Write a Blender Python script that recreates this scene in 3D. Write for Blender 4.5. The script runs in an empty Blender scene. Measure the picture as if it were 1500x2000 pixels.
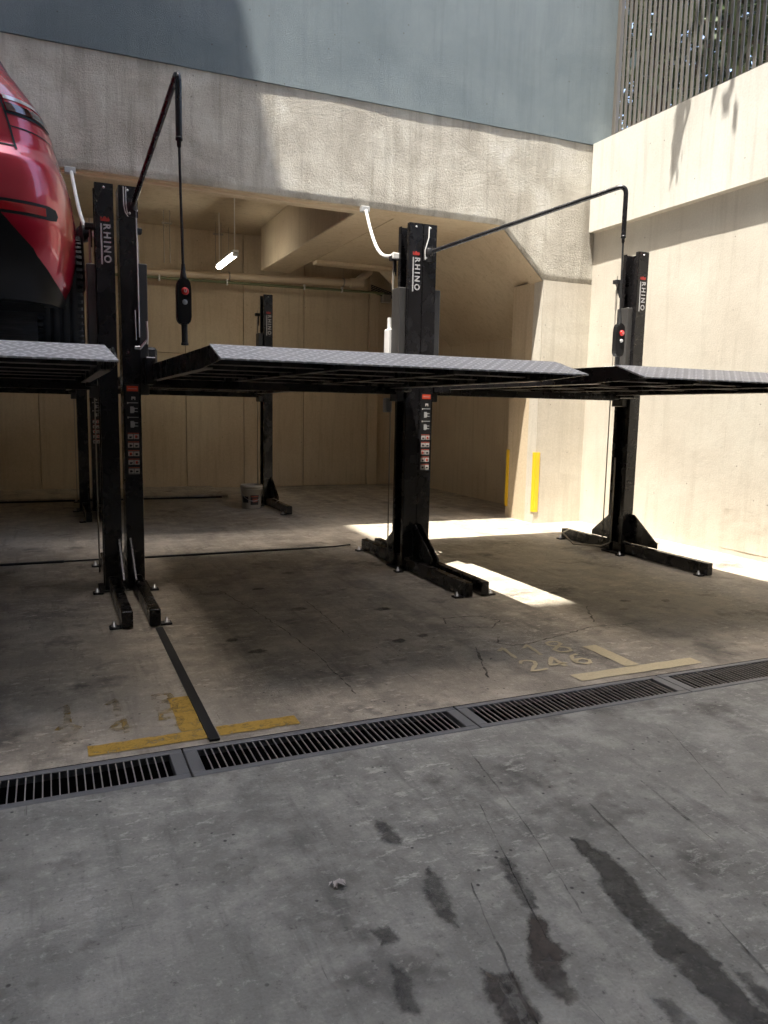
import bpy, bmesh, math, random
from mathutils import Vector, Matrix, noise
random.seed(7)
S = bpy.context.scene
COL = S.collection

# ------------------------------------------------------------------ camera
cam_d = bpy.data.cameras.new('camera')
cam_d.sensor_fit = 'HORIZONTAL'; cam_d.sensor_width = 36.0; cam_d.lens = 36.0
cam_d.clip_start = 0.05; cam_d.clip_end = 500
cam = bpy.data.objects.new('camera', cam_d); COL.objects.link(cam)
cam.matrix_world = Matrix(((0.916506, 0.0350663, -0.3984809, 0.0),
                           (-0.3995248, 0.1298366, -0.9074814, 0.0),
                           (0.0199154, 0.9909151, 0.1330058, 1.45),
                           (0, 0, 0, 1)))
S.camera = cam

# ------------------------------------------------------------------ world, sun, exposure
SUNV = Vector((-0.264, -0.140, 1.0)).normalized()          # towards the sun
world = bpy.data.worlds.new('World'); S.world = world; world.use_nodes = True
wn = world.node_tree.nodes; wl = world.node_tree.links
sky = wn.new('ShaderNodeTexSky'); sky.sky_type = 'NISHITA'; sky.sun_disc = False
sky.sun_elevation = math.asin(SUNV.z); sky.sun_rotation = math.atan2(SUNV.x, SUNV.y)
sky.altitude = 200; sky.air_density = 1.0; sky.dust_density = 4.5; sky.ozone_density = 0.6
wn['Background'].inputs['Strength'].default_value = 0.15
wl.new(sky.outputs[0], wn['Background'].inputs['Color'])
sun_d = bpy.data.lights.new('sun', 'SUN'); sun_d.energy = 2.8; sun_d.angle = math.radians(0.48)
sun_d.color = (1.0, 0.95, 0.87)
sun = bpy.data.objects.new('sun', sun_d); COL.objects.link(sun)
sun.rotation_euler = (-SUNV).to_track_quat('-Z', 'Y').to_euler(); sun.location = (-6, -2, 22)
S.view_settings.view_transform = 'Standard'; S.view_settings.look = 'None'
S.view_settings.exposure = 2.36; S.view_settings.gamma = 1.0
S.cycles.use_denoising = True; S.cycles.adaptive_threshold = 0.03
S.cycles.max_bounces = 8; S.cycles.diffuse_bounces = 5; S.cycles.glossy_bounces = 4
S.cycles.sample_clamp_indirect = 8

# ------------------------------------------------------------------ materials
MATS = {}
def new_mat(name):
    m = bpy.data.materials.new(name); m.use_nodes = True
    nt = m.node_tree; b = nt.nodes['Principled BSDF']
    return m, nt, b
def setv(b, **k):
    for n, v in k.items():
        n = n.replace('_', ' ')
        b.inputs[n].default_value = v
def plain(name, col, rough=0.5, metal=0.0, spec=0.5, coat=0.0, emis=None, estr=0):
    m, nt, b = new_mat(name)
    setv(b, Base_Color=(*col, 1), Roughness=rough, Metallic=metal)
    b.inputs['Specular IOR Level'].default_value = spec
    b.inputs['Coat Weight'].default_value = coat
    b.inputs['Coat Roughness'].default_value = 0.04
    if emis: 
        b.inputs['Emission Color'].default_value = (*emis, 1); b.inputs['Emission Strength'].default_value = estr
    MATS[name] = m; return m
class NT:
    def __init__(s, nt): s.n = nt.nodes; s.l = nt.links
    def pos(s, scale=(1, 1, 1), rot=(0, 0, 0)):
        g = s.n.new('ShaderNodeNewGeometry'); mp = s.n.new('ShaderNodeMapping')
        mp.inputs['Scale'].default_value = scale; mp.inputs['Rotation'].default_value = rot
        s.l.new(g.outputs['Position'], mp.inputs['Vector']); return mp.outputs[0]
    def noise(s, vec, scale, detail=4, rough=0.55, dist=0.0):
        t = s.n.new('ShaderNodeTexNoise'); t.inputs['Scale'].default_value = scale
        t.inputs['Detail'].default_value = detail; t.inputs['Roughness'].default_value = rough
        t.inputs['Distortion'].default_value = dist
        s.l.new(vec, t.inputs['Vector']); return t.outputs['Fac']
    def ramp(s, fac, stops):
        r = s.n.new('ShaderNodeValToRGB'); e = r.color_ramp.elements
        while len(e) < len(stops): e.new(0.5)
        for i, (p, c) in enumerate(stops):
            e[i].position = p; e[i].color = (c, c, c, 1) if not isinstance(c, tuple) else (*c, 1)
        s.l.new(fac, r.inputs[0]); return r.outputs[0]
    def mix(s, fac, a, b, mode='MIX'):
        m = s.n.new('ShaderNodeMix'); m.data_type = 'RGBA'; m.blend_type = mode
        for sock, v in ((m.inputs['Factor'], fac), (m.inputs['A'], a), (m.inputs['B'], b)):
            pass
        ins = [i for i in m.inputs if i.enabled]
        for sock, v in zip(ins, (fac, a, b)):
            if isinstance(v, (int, float)): sock.default_value = v
            elif isinstance(v, tuple): sock.default_value = (*v, 1) if len(v) == 3 else v
            else: s.l.new(v, sock)
        return [o for o in m.outputs if o.enabled][0]
    def math(s, op, a, b=0.5, c=0.5):
        m = s.n.new('ShaderNodeMath'); m.operation = op
        for sock, v in zip(m.inputs, (a, b, c)):
            if isinstance(v, (int, float)): sock.default_value = v
            else: s.l.new(v, sock)
        return m.outputs[0]
    def bump(s, h, strength, dist, prev=None):
        b = s.n.new('ShaderNodeBump'); b.inputs['Strength'].default_value = strength
        b.inputs['Distance'].default_value = dist
        s.l.new(h, b.inputs['Height'])
        if prev is not None: s.l.new(prev, b.inputs['Normal'])
        return b.outputs[0]
    def vor(s, vec, scale, feature='F1', rand=1.0):
        t = s.n.new('ShaderNodeTexVoronoi'); t.feature = feature; t.inputs['Scale'].default_value = scale
        t.inputs['Randomness'].default_value = rand
        s.l.new(vec, t.inputs['Vector']); return t.outputs[0]

def plaster(name, c_lo, c_hi, stain=None, mottle=1.2, fine=40, bump=0.35, bdist=0.01, streak=0.0, rough=0.85, coarse=9, cw=1.0, fw=0.45):
    m, nt, b = new_mat(name); N = NT(nt)
    p = N.pos()
    big = N.noise(p, mottle, 5, 0.6, 0.4)
    col = N.mix(N.ramp(big, [(0.34, 0.0), (0.66, 1.0)]), c_lo, c_hi)
    f = N.noise(p, fine, 3, 0.6)
    col = N.mix(0.30, col, N.mix(f, (0.35, 0.35, 0.35), (1.0, 1.0, 1.0)), 'OVERLAY')
    if streak:
        ps = N.pos(scale=(7, 7, 0.45)); st = N.noise(ps, 1.6, 5, 0.65)
        k = N.ramp(st, [(0.50, 0.0), (0.72, 1.0)])
        col = N.mix(N.math('MULTIPLY', k, streak), col, stain or c_lo, 'MIX')
    # small pits
    v = N.vor(p, 5.5); pit = N.ramp(v, [(0.035, 1.0), (0.055, 0.0)])
    col = N.mix(N.math('MULTIPLY', pit, 0.55), col, (0.10, 0.085, 0.07))
    nt.links.new(col, b.inputs['Base Color'])
    h = N.math('ADD', N.math('MULTIPLY', N.noise(p, coarse, 4, 0.6), cw), N.math('MULTIPLY', f, fw))
    nt.links.new(N.bump(h, bump, bdist), b.inputs['Normal'])
    b.inputs['Roughness'].default_value = rough; b.inputs['Specular IOR Level'].default_value = 0.25
    MATS[name] = m; return m

def concrete_floor(name, base_a, base_b):
    m, nt, b = new_mat(name); N = NT(nt)
    p = N.pos(); 
    big = N.noise(p, 0.75, 4, 0.62, 0.0)
    col = N.mix(N.ramp(big, [(0.32, 0.0), (0.68, 1.0)]), base_a, base_b)
    mid = N.noise(p, 4.2, 5, 0.68, 0.0)
    col = N.mix(N.ramp(mid, [(0.44, 0.0), (0.70, 0.9)]), col, tuple(x * 1.42 for x in base_b))
    # directional wear along the driving direction
    ps = N.pos(scale=(9, 0.9, 1), rot=(0, 0, 0.10)); wr = N.noise(ps, 1.3, 4, 0.7)
    col = N.mix(N.ramp(wr, [(0.54, 0.0), (0.74, 0.45)]), col, tuple(x * 0.45 for x in base_a))
    # oily dark blotches
    oil = N.noise(p, 1.9, 4, 0.7, 0.0)
    col = N.mix(N.ramp(oil, [(0.56, 0.0), (0.70, 0.78)]), col, (0.07, 0.064, 0.056))
    # pale flaking scabs
    fl = N.noise(N.pos(scale=(1, 2.2, 1)), 9, 5, 0.75, 0.0); flm = N.noise(p, 1.1, 3, 0.5)
    sc = N.math('MULTIPLY', N.ramp(fl, [(0.56, 0.0), (0.63, 1.0)]), N.ramp(flm, [(0.44, 0.0), (0.56, 1.0)]))
    col = N.mix(N.math('MULTIPLY', sc, 0.7), col, tuple(min(1, x * 1.75) for x in base_b))
    # speckle, chalky flecks, tyre bands
    g1 = N.noise(p, 30, 5, 0.78)
    col = N.mix(N.ramp(g1, [(0.56, 0.0), (0.68, 0.65)]), col, tuple(min(1, x * 1.6) for x in base_b))
    col = N.mix(N.ramp(g1, [(0.30, 0.75), (0.42, 0.0)]), col, tuple(x * 0.45 for x in base_a))
    tb = N.noise(N.pos(scale=(2.2, .12, 1)), 1.0, 3, 0.5)
    col = N.mix(N.math('MULTIPLY', N.ramp(tb, [(0.52, 0.0), (0.64, 0.5)]), N.ramp(mid, [(0.3, 1.0), (0.6, 0.3)])), col, (0.085, 0.080, 0.072))
    # pits and grit
    v = N.vor(p, 16); pit = N.ramp(v, [(0.07, 1.0), (0.12, 0.0)])
    vm = N.ramp(N.noise(p, 2.3, 3), [(0.48, 0.0), (0.56, 1.0)])
    pit = N.math('MULTIPLY', pit, vm)
    col = N.mix(N.math('MULTIPLY', pit, 0.85), col, (0.035, 0.032, 0.03))
    f = N.noise(p, 95, 3, 0.65)
    col = N.mix(0.38, col, N.mix(f, (0.30, 0.30, 0.30), (1.0, 1.0, 1.0)), 'OVERLAY')
    # fine scratches
    s1 = N.noise(N.pos(scale=(60, 2.2, 1), rot=(0, 0, 0.25)), 1.0, 3, 0.6)
    s2 = N.noise(N.pos(scale=(3.0, 70, 1), rot=(0, 0, -0.5)), 1.0, 3, 0.6)
    scr = N.math('MAXIMUM', N.ramp(s1, [(0.70, 0.0), (0.74, 1.0)]), N.ramp(s2, [(0.72, 0.0), (0.76, 1.0)]))
    col = N.mix(N.math('MULTIPLY', scr, 0.6), col, (0.06, 0.055, 0.05))
    nt.links.new(col, b.inputs['Base Color'])
    ro = N.ramp(mid, [(0.3, 0.52), (0.7, 0.85)])
    nt.links.new(ro, b.inputs['Roughness'])
    h = N.math('ADD', N.math('MULTIPLY', fl, 0.6), N.math('MULTIPLY', f, 0.35))
    nt.links.new(N.bump(h, 0.8, 0.012), b.inputs['Normal'])
    b.inputs['Specular IOR Level'].default_value = 0.35
    MATS[name] = m; return m

def worn_paint(name, col, lo=0.42, hi=0.56, scale=14, top=1.0):
    m, nt, b = new_mat(name); N = NT(nt)
    p = N.pos(); n1 = N.noise(p, scale, 6, 0.75, 0.6); n2 = N.noise(p, 90, 2, 0.6)
    c = N.mix(n2, tuple(x * 0.62 for x in col), col)
    nt.links.new(c, b.inputs['Base Color']); b.inputs['Roughness'].default_value = 0.75
    tr = nt.nodes.new('ShaderNodeBsdfTransparent'); mx = nt.nodes.new('ShaderNodeMixShader')
    nt.links.new(N.ramp(n1, [(lo, 0.0), (hi, top)]), mx.inputs[0])
    nt.links.new(tr.outputs[0], mx.inputs[1]); nt.links.new(b.outputs[0], mx.inputs[2])
    nt.links.new(mx.outputs[0], nt.nodes['Material Output'].inputs['Surface'])
    MATS[name] = m; return m

def black_steel(name, col, rough=0.32):
    m, nt, b = new_mat(name); N = NT(nt)
    p = N.pos(); n = N.noise(p, 6, 5, 0.65); d = N.noise(N.pos(scale=(9, 9, 1.2)), 3, 5, 0.7)
    c = N.mix(N.ramp(d, [(0.5, 0.0), (0.8, 0.55)]), col, tuple(x * 1.6 + 0.006 for x in col))
    nt.links.new(c, b.inputs['Base Color'])
    nt.links.new(N.ramp(n, [(0.3, rough - 0.07), (0.7, rough + 0.16)]), b.inputs['Roughness'])
    nt.links.new(N.bump(N.noise(p, 60, 2), 0.06, 0.002), b.inputs['Normal'])
    b.inputs['Specular IOR Level'].default_value = 0.5
    MATS[name] = m; return m

def diamond_plate(name):
    m, nt, b = new_mat(name); N = NT(nt)
    def bars(rot, off):
        g = nt.nodes.new('ShaderNodeNewGeometry'); mp = nt.nodes.new('ShaderNodeMapping')
        mp.inputs['Rotation'].default_value = (0, 0, rot); mp.inputs['Location'].default_value = off
        nt.links.new(g.outputs['Position'], mp.inputs['Vector'])
        sx = nt.nodes.new('ShaderNodeSeparateXYZ'); nt.links.new(mp.outputs[0], sx.inputs[0])
        fx = N.math('PINGPONG', sx.outputs[0], 0.028); fy = N.math('PINGPONG', sx.outputs[1], 0.020)
        a = N.math('LESS_THAN', fx, 0.016); c = N.math('LESS_THAN', fy, 0.006)
        return N.math('MULTIPLY', a, c)
    h = N.math('MAXIMUM', bars(0.785, (0, 0, 0)), bars(-0.785, (0.02, 0.028, 0)))
    c = N.mix(h, (0.40, 0.40, 0.40), (0.68, 0.68, 0.68))
    dn = N.noise(N.pos(), 5, 5, 0.7)
    c = N.mix(N.ramp(dn, [(0.45, 0.0), (0.75, 0.5)]), c, (0.55, 0.54, 0.52))
    nt.links.new(c, b.inputs['Base Color'])
    b.inputs['Roughness'].default_value = 0.45; b.inputs['Metallic'].default_value = 0.0
    nt.links.new(N.bump(h, 0.9, 0.004), b.inputs['Normal'])
    MATS[name] = m; return m

plaster('beam_plaster', (0.38, 0.35, 0.295), (0.60, 0.57, 0.495), stain=(0.27, 0.24, 0.19), mottle=2.0, fine=150, bump=1.0, bdist=0.016, streak=0.55, coarse=34, cw=.85, fw=.9)
plaster('wall_cream', (0.48, 0.44, 0.37), (0.555, 0.515, 0.44), stain=(0.39, 0.35, 0.28), mottle=0.8, fine=60, bump=0.40, bdist=0.008, streak=0.35, coarse=7)
plaster('beam_cream', (0.55, 0.53, 0.465), (0.64, 0.62, 0.55), stain=(0.42, 0.385, 0.315), mottle=0.9, fine=45, bump=0.30, bdist=0.006, streak=0.45, coarse=6)
plaster('garage_tan', (0.48, 0.385, 0.265), (0.59, 0.485, 0.345), stain=(0.28, 0.20, 0.12), mottle=0.6, fine=38, bump=0.25, bdist=0.006, streak=0.30, coarse=5)
plaster('blue_stucco', (0.190, 0.236, 0.258), (0.250, 0.300, 0.320), stain=(0.15, 0.185, 0.205), mottle=0.9, fine=170, bump=1.0, bdist=0.030, coarse=75, cw=.35, fw=1.0, streak=.3)
plaster('building_render', (0.42, 0.40, 0.37), (0.52, 0.50, 0.46), mottle=0.5, fine=30, bump=0.3)
concrete_floor('drive_concrete', (0.180, 0.178, 0.160), (0.285, 0.281, 0.250))
concrete_floor('bay_concrete', (0.245, 0.213, 0.168), (0.360, 0.320, 0.255))
worn_paint('yellow_paint', (0.60, 0.37, 0.06), 0.27, 0.50, 22, .95)
worn_paint('pale_yellow_paint', (0.80, 0.68, 0.42), 0.12, 0.32, 26, .97)
worn_paint('faded_yellow_paint', (0.46, 0.31, 0.08), 0.42, 0.66, 9, .8)
worn_paint('crack_dark', (0.035, 0.032, 0.028), 0.32, 0.6, 18, 0.75)
worn_paint('groove_dirt', (0.06, 0.055, 0.05), 0.36, 0.66, 12, 0.7)
black_steel('black_paint', (0.010, 0.0092, 0.0098), 0.22)
plain('glint_flange', (0.30, 0.275, 0.255), 0.38, 0.3)  # pale tone painted in for flange edges catching light from the floor
black_steel('sheen_black', (0.040, 0.038, 0.036), 0.38)  # greyer black, paints in the reflected haze on the carriages
black_steel('black_matt', (0.012, 0.0112, 0.0115), 0.5)
diamond_plate('tread_plate')
plain('steel_zinc', (0.55, 0.55, 0.55), 0.35, 0.9)
plain('grate_steel', (0.23, 0.235, 0.24), 0.5, 0.55)
plain('bar_steel', (0.42, 0.40, 0.37), 0.45, 0.6)
plain('pit_dark', (0.02, 0.02, 0.02), 0.9)
plain('white_plastic', (0.72, 0.71, 0.68), 0.45)
plain('grey_plastic', (0.40, 0.40, 0.39), 0.5)
plain('black_rubber', (0.012, 0.012, 0.012), 0.6)
plain('black_plastic', (0.010, 0.0095, 0.0095), 0.42, 0, 0.3)
plain('red_button', (0.55, 0.02, 0.015), 0.35)
plain('logo_white', (0.42, 0.41, 0.40), 0.4)
plain('logo_red', (0.40, 0.035, 0.025), 0.4)
plain('label_red', (0.62, 0.07, 0.03), 0.45)
plain('label_grey', (0.42, 0.42, 0.42), 0.45)
plain('label_pale', (0.50, 0.46, 0.43), 0.45)
plain('label_black', (0.012, 0.012, 0.013), 0.4)
plain('label_pinkline', (0.45, 0.10, 0.07), 0.45)
plain('guard_yellow', (0.80, 0.50, 0.02), 0.5)
plain('pipe_cream', (0.62, 0.50, 0.35), 0.45)
plain('pipe_green', (0.16, 0.18, 0.09), 0.5)
plain('rod_grey', (0.35, 0.32, 0.27), 0.5, 0.5)
plain('lamp_tube', (0.9, 0.9, 0.9), 0.4, emis=(1.0, 0.93, 0.80), estr=5.5)
plain('lamp_cap', (0.75, 0.74, 0.70), 0.4)
plain('car_red', (0.55, 0.008, 0.035), 0.28, 0.30, 0.5, 1.0)
plain('car_glass', (0.012, 0.014, 0.016), 0.03, 0, 0.6, 0.5)
plain('light_red', (0.50, 0.008, 0.018), 0.08, 0, 0.6, 1.0)
plain('light_dark', (0.05, 0.004, 0.006), 0.08, 0, 0.6, 1.0)
plain('light_clear', (0.62, 0.58, 0.56), 0.12, 0.2, 0.6, 1.0)
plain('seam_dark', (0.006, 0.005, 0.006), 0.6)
plain('alloy', (0.45, 0.45, 0.46), 0.3, 0.9)
plain('chrome', (0.7, 0.7, 0.7), 0.1, 1.0)
plain('slat_grey', (0.135, 0.125, 0.11), 0.55, 0.2)
plain('bucket_white', (0.44, 0.41, 0.35), 0.5)
plain('print_dark', (0.03, 0.028, 0.03), 0.5)
plain('print_red', (0.35, 0.08, 0.05), 0.5)
plain('bark', (0.09, 0.07, 0.05), 0.9)
plain('window_glass', (0.03, 0.04, 0.05), 0.08)
def leaf_mat():
    m, nt, b = new_mat('leaf'); N = NT(nt)
    c = N.mix(N.noise(N.pos(), 1.6, 3), (0.022, 0.040, 0.014), (0.055, 0.085, 0.025))
    nt.links.new(c, b.inputs['Base Color']); b.inputs['Roughness'].default_value = 0.45
    MATS['leaf'] = m
leaf_mat()
def stain_mat(name, lo, hi, top, rough):
    m, nt, b = new_mat(name); N = NT(nt)
    p = N.pos(); n = N.noise(p, 22, 5, 0.7); e = N.noise(p, 45, 4, 0.75); big = N.noise(p, 6, 3, 0.6)
    nt.links.new(N.mix(N.ramp(n, [(0.35, 0.0), (0.7, 1.0)]), lo, hi), b.inputs['Base Color']); b.inputs['Roughness'].default_value = rough
    nt.links.new(N.bump(n, 0.4, 0.004), b.inputs['Normal'])
    at = nt.nodes.new('ShaderNodeAttribute'); at.attribute_name = 'fade'
    k = N.math('ADD', at.outputs['Fac'], N.math('MULTIPLY', N.math('SUBTRACT', e, 0.5), 1.7))
    k = N.ramp(k, [(0.30, 0.0), (0.95, top)])
    k = N.math('MULTIPLY', k, N.ramp(big, [(0.34, 0.45), (0.62, 1.0)]))
    tr = nt.nodes.new('ShaderNodeBsdfTransparent'); mx = nt.nodes.new('ShaderNodeMixShader')
    nt.links.new(k, mx.inputs[0]); nt.links.new(tr.outputs[0], mx.inputs[1]); nt.links.new(b.outputs[0], mx.inputs[2])
    nt.links.new(mx.outputs[0], nt.nodes['Material Output'].inputs['Surface']); MATS[name] = m
stain_mat('wet_stain', (0.032, 0.031, 0.028), (0.085, 0.080, 0.072), .95, .45)
stain_mat('brown_stain', (0.042, 0.032, 0.026), (0.085, 0.066, 0.053), .92, .5)
stain_mat('damp_stain', (0.05, 0.047, 0.043), (0.09, 0.085, 0.078), .72, .6)
stain_mat('dirt_stain', (0.03, 0.026, 0.022), (0.06, 0.052, 0.045), .6, .7)

# ------------------------------------------------------------------ object helpers
def link(o, parent=None):
    COL.objects.link(o)
    if parent: o.parent = parent
    return o
def tag(o, label=None, cat=None, group=None, kind=None):
    if label: o['label'] = label
    if cat: o['category'] = cat
    if group: o['group'] = group
    if kind: o['kind'] = kind
    return o
def thing(name, loc, label, cat, group=None, rz=0):
    o = bpy.data.objects.new(name, None); o.empty_display_size = 0.2
    link(o); o.location = loc; o.rotation_euler = (0, 0, rz)
    return tag(o, label, cat, group)
class MB:
    """collects shapes into one mesh"""
    def __init__(s): s.v = []; s.f = []; s.m = []; s.sm = []
    def add(s, verts, faces, mi=0, smooth=False):
        k = len(s.v); s.v += [tuple(v) for v in verts]
        for f in faces: s.f.append([i + k for i in f]); s.m.append(mi); s.sm.append(smooth)
        return s
    def box(s, x0, x1, y0, y1, z0, z1, mi=0, bev=0.0):
        if bev <= 0:
            v = [(x0, y0, z0), (x1, y0, z0), (x1, y1, z0), (x0, y1, z0), (x0, y0, z1), (x1, y0, z1), (x1, y1, z1), (x0, y1, z1)]
            return s.add(v, [(0, 3, 2, 1), (4, 5, 6, 7), (0, 1, 5, 4), (1, 2, 6, 5), (2, 3, 7, 6), (3, 0, 4, 7)], mi)
        bm = bmesh.new(); bmesh.ops.create_cube(bm, size=1)
        for v in bm.verts:
            v.co = Vector(((x0 + x1) / 2 + v.co.x * (x1 - x0), (y0 + y1) / 2 + v.co.y * (y1 - y0), (z0 + z1) / 2 + v.co.z * (z1 - z0)))
        bmesh.ops.bevel(bm, geom=bm.edges[:], offset=bev, segments=1, affect='EDGES', clamp_overlap=True)
        bm.verts.index_update()
        s.add([v.co[:] for v in bm.verts], [[v.index for v in f.verts] for f in bm.faces], mi); bm.free(); return s
    def prism(s, poly, axis, a, b, mi=0):
        """poly: 2-D points; axis 'x','y','z' is the extrusion axis"""
        def P(p, t):
            return {'x': (t, p[0], p[1]), 'y': (p[0], t, p[1]), 'z': (p[0], p[1], t)}[axis]
        n = len(poly); v = [P(p, a) for p in poly] + [P(p, b) for p in poly]
        f = [list(range(n)), list(range(2 * n - 1, n - 1, -1))]
        f += [[i, i + n, (i + 1) % n + n, (i + 1) % n] for i in range(n)]
        area = sum(poly[i][0] * poly[(i + 1) % n][1] - poly[(i + 1) % n][0] * poly[i][1] for i in range(n)) * (1 if axis != 'y' else -1)
        if area * (b - a) > 0: pass
        if (area > 0) == (b > a): f = [list(reversed(q)) for q in f]
        return s.add(v, f, mi)
    def tube(s, pts, r, seg=10, mi=0, caps=True):
        pts = [Vector(p) for p in pts]; rings = []
        up = None
        for i, p in enumerate(pts):
            d = (pts[min(i + 1, len(pts) - 1)] - pts[max(i - 1, 0)]).normalized()
            if up is None:
                up = Vector((0, 0, 1)) if abs(d.z) < 0.9 else Vector((1, 0, 0))
            a = d.cross(up).normalized(); up = a.cross(d).normalized()
            rr = r[i] if isinstance(r, (list, tuple)) else r
            rings.append([p + (a * math.cos(t) + up * math.sin(t)) * rr for t in [2 * math.pi * k / seg for k in range(seg)]])
        v = [q for ring in rings for q in ring]; f = []
        for i in range(len(rings) - 1):
            for k in range(seg):
                f.append([i * seg + k, i * seg + (k + 1) % seg, (i + 1) * seg + (k + 1) % seg, (i + 1) * seg + k])
        s.add(v, f, mi, True)
        if caps:
            n = len(rings)
            s.add(rings[0], [list(range(seg - 1, -1, -1))], mi); s.add(rings[-1], [list(range(seg))], mi)
        return s
    def lathe(s, prof, seg=24, mi=0, centre=(0, 0, 0), axis='z', smooth=True):
        v = []
        for r, h in prof:
            for k in range(seg):
                t = 2 * math.pi * k / seg; c, sn = r * math.cos(t), r * math.sin(t)
                p = {'z': (c, sn, h), 'x': (h, c, sn), 'y': (sn, h, c)}[axis]
                v.append((p[0] + centre[0], p[1] + centre[1], p[2] + centre[2]))
        f = []
        for i in range(len(prof) - 1):
            for k in range(seg):
                f.append([i * seg + k, i * seg + (k + 1) % seg, (i + 1) * seg + (k + 1) % seg, (i + 1) * seg + k])
        return s.add(v, f, mi, smooth)
    def build(s, name, mats, parent=None, loc=None):
        me = bpy.data.meshes.new(name); me.from_pydata(s.v, [], s.f)
        if not isinstance(mats, (list, tuple)): mats = [mats]
        for m in mats: me.materials.append(MATS[m])
        me.polygons.foreach_set('material_index', s.m); me.polygons.foreach_set('use_smooth', s.sm)
        me.update()
        o = bpy.data.objects.new(name, me); link(o, parent)
        if loc: o.location = loc
        return o
def box(name, x0, x1, y0, y1, z0, z1, mat, parent=None, bev=0.0):
    return MB().box(x0, x1, y0, y1, z0, z1, 0, bev).build(name, mat, parent)
def share(o, parent, loc=None, name=None):
    c = o.copy(); COL.objects.link(c); c.parent = parent
    if loc: c.location = loc
    return c
def grid_face(name, origin, du, dv, nu, nv, disp, mat, parent=None, extra=None):
    """a subdivided sheet origin+u*du+v*dv moved along its normal by disp(u,v)"""
    o = Vector(origin); du = Vector(du); dv = Vector(dv); n = du.cross(dv).normalized()
    v = []; f = []
    for j in range(nv + 1):
        for i in range(nu + 1):
            p = o + du * (i / nu) + dv * (j / nv); v.append(p + n * disp(p))
    for j in range(nv):
        for i in range(nu):
            a = j * (nu + 1) + i; f.append((a, a + 1, a + nu + 2, a + nu + 1))
    mb = MB(); mb.add(v, f, 0, True)
    return mb.build(name, mat, parent)
def text_mesh(txt, size, spacing=1.0, offset=0.0):
    c = bpy.data.curves.new('txt', 'FONT'); c.body = txt; c.size = size; c.space_character = spacing; c.offset = offset
    o = bpy.data.objects.new('txt', c); COL.objects.link(o)
    bpy.context.view_layer.update()
    me = o.to_mesh(); vs = [tuple(v.co) for v in me.vertices]; fs = [list(p.vertices) for p in me.polygons]
    o.to_mesh_clear(); bpy.data.objects.remove(o); bpy.data.curves.remove(c)
    return vs, fs

# ------------------------------------------------------------------ the setting: floors
GY0, GY1 = 2.905, 3.185            # drain channel
drive = MB(); drive.add([(-40, -40, 0), (60, -40, 0), (60, GY0, 0), (-40, GY0, 0)], [(0, 1, 2, 3)])
drive = tag(drive.build('driveway', 'drive_concrete'), 'grey stained concrete driveway in front of the drain', None, None, 'structure')
bay = MB(); bay.add([(-40, GY1, 0), (60, GY1, 0), (60, 60, 0), (-40, 60, 0)], [(0, 1, 2, 3)])
bay = tag(bay.build('parking_floor', 'bay_concrete'), 'brownish concrete floor under the parking lifts', None, None, 'structure')
tr = MB(); tr.add([(-5, GY0, 0), (6.5, GY0, 0), (6.5, GY0, -.22), (-5, GY0, -.22), (-5, GY1, 0), (6.5, GY1, 0), (6.5, GY1, -.22), (-5, GY1, -.22)],
       [(0, 1, 2, 3), (7, 6, 5, 4), (3, 2, 6, 7)])
tag(tr.build('drain_channel', 'pit_dark'), None, None, None, 'structure')

def ribbon(name, pts, w, mat, parent, z=0.004, jag=0.0):
    """thin flat strip along a polyline on the floor"""
    L = []; R = []
    for i, p in enumerate(pts):
        a = Vector(pts[max(i - 1, 0)]); b = Vector(pts[min(i + 1, len(pts) - 1)])
        d = (b - a).normalized(); n = Vector((-d.y, d.x)); p = Vector(p)
        ww = (w[i] if isinstance(w, (list, tuple)) else w) * (1 + random.uniform(-jag, jag))
        L.append((*(p + n * ww / 2), z)); R.append((*(p - n * ww / 2), z))
    n = len(pts); mb = MB(); mb.add(L + R, [(i + n, i + n + 1, i + 1, i) for i in range(n - 1)])
    return mb.build(name, mat, parent)
def densify(pts, step, jit):
    out = []
    for a, b in zip(pts[:-1], pts[1:]):
        a = Vector(a); b = Vector(b); k = max(1, int((b - a).length / step))
        for i in range(k):
            p = a.lerp(b, i / k); out.append((p.x + random.uniform(-jit, jit), p.y + random.uniform(-jit, jit)))
    out.append(pts[-1]); return out
def blot(name, pts, mat, parent, z=0.003, jit=0.008):
    """irregular stain with a soaked-in rim (attribute 'fade' runs 1 inside to 0 at the rim)"""
    q = [Vector(p) for p in densify(pts + [pts[0]], 0.02, jit)[:-1]]; n = len(q)
    if sum(q[i].x * q[(i + 1) % n].y - q[(i + 1) % n].x * q[i].y for i in range(n)) < 0: q.reverse()
    nr = []
    for i in range(n):
        d = (q[(i + 2) % n] - q[i - 2]).normalized(); nr.append(Vector((d.y, -d.x)))
    out = [q[i] + nr[i] * .024 for i in range(n)]; inn = [q[i] - nr[i] * .003 for i in range(n)]
    mb = MB(); mb.add([(p.x, p.y, z) for p in inn], [list(range(n))]); mb.add([(p.x, p.y, z) for p in inn] + [(p.x, p.y, z) for p in out], [(i, i + n, (i + 1) % n + n, (i + 1) % n) for i in range(n)])
    o = mb.build(name, mat, parent)
    at = o.data.attributes.new('fade', 'FLOAT', 'POINT'); at.data.foreach_set('value', [1.0] * (2 * n) + [0.0] * n)
    return o
streak = [(1.6, 1.99), (1.58, 1.83), (1.52, 1.71), (1.50, 1.57), (1.48, 1.42), (1.48, 1.30), (1.47, 1.0), (1.53, 1.0), (1.56, 1.23), (1.59, 1.35), (1.59, 1.48), (1.59, 1.60), (1.65, 1.80), (1.63, 1.94)]
blot('water_stain', streak, 'wet_stain', drive)
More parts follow.
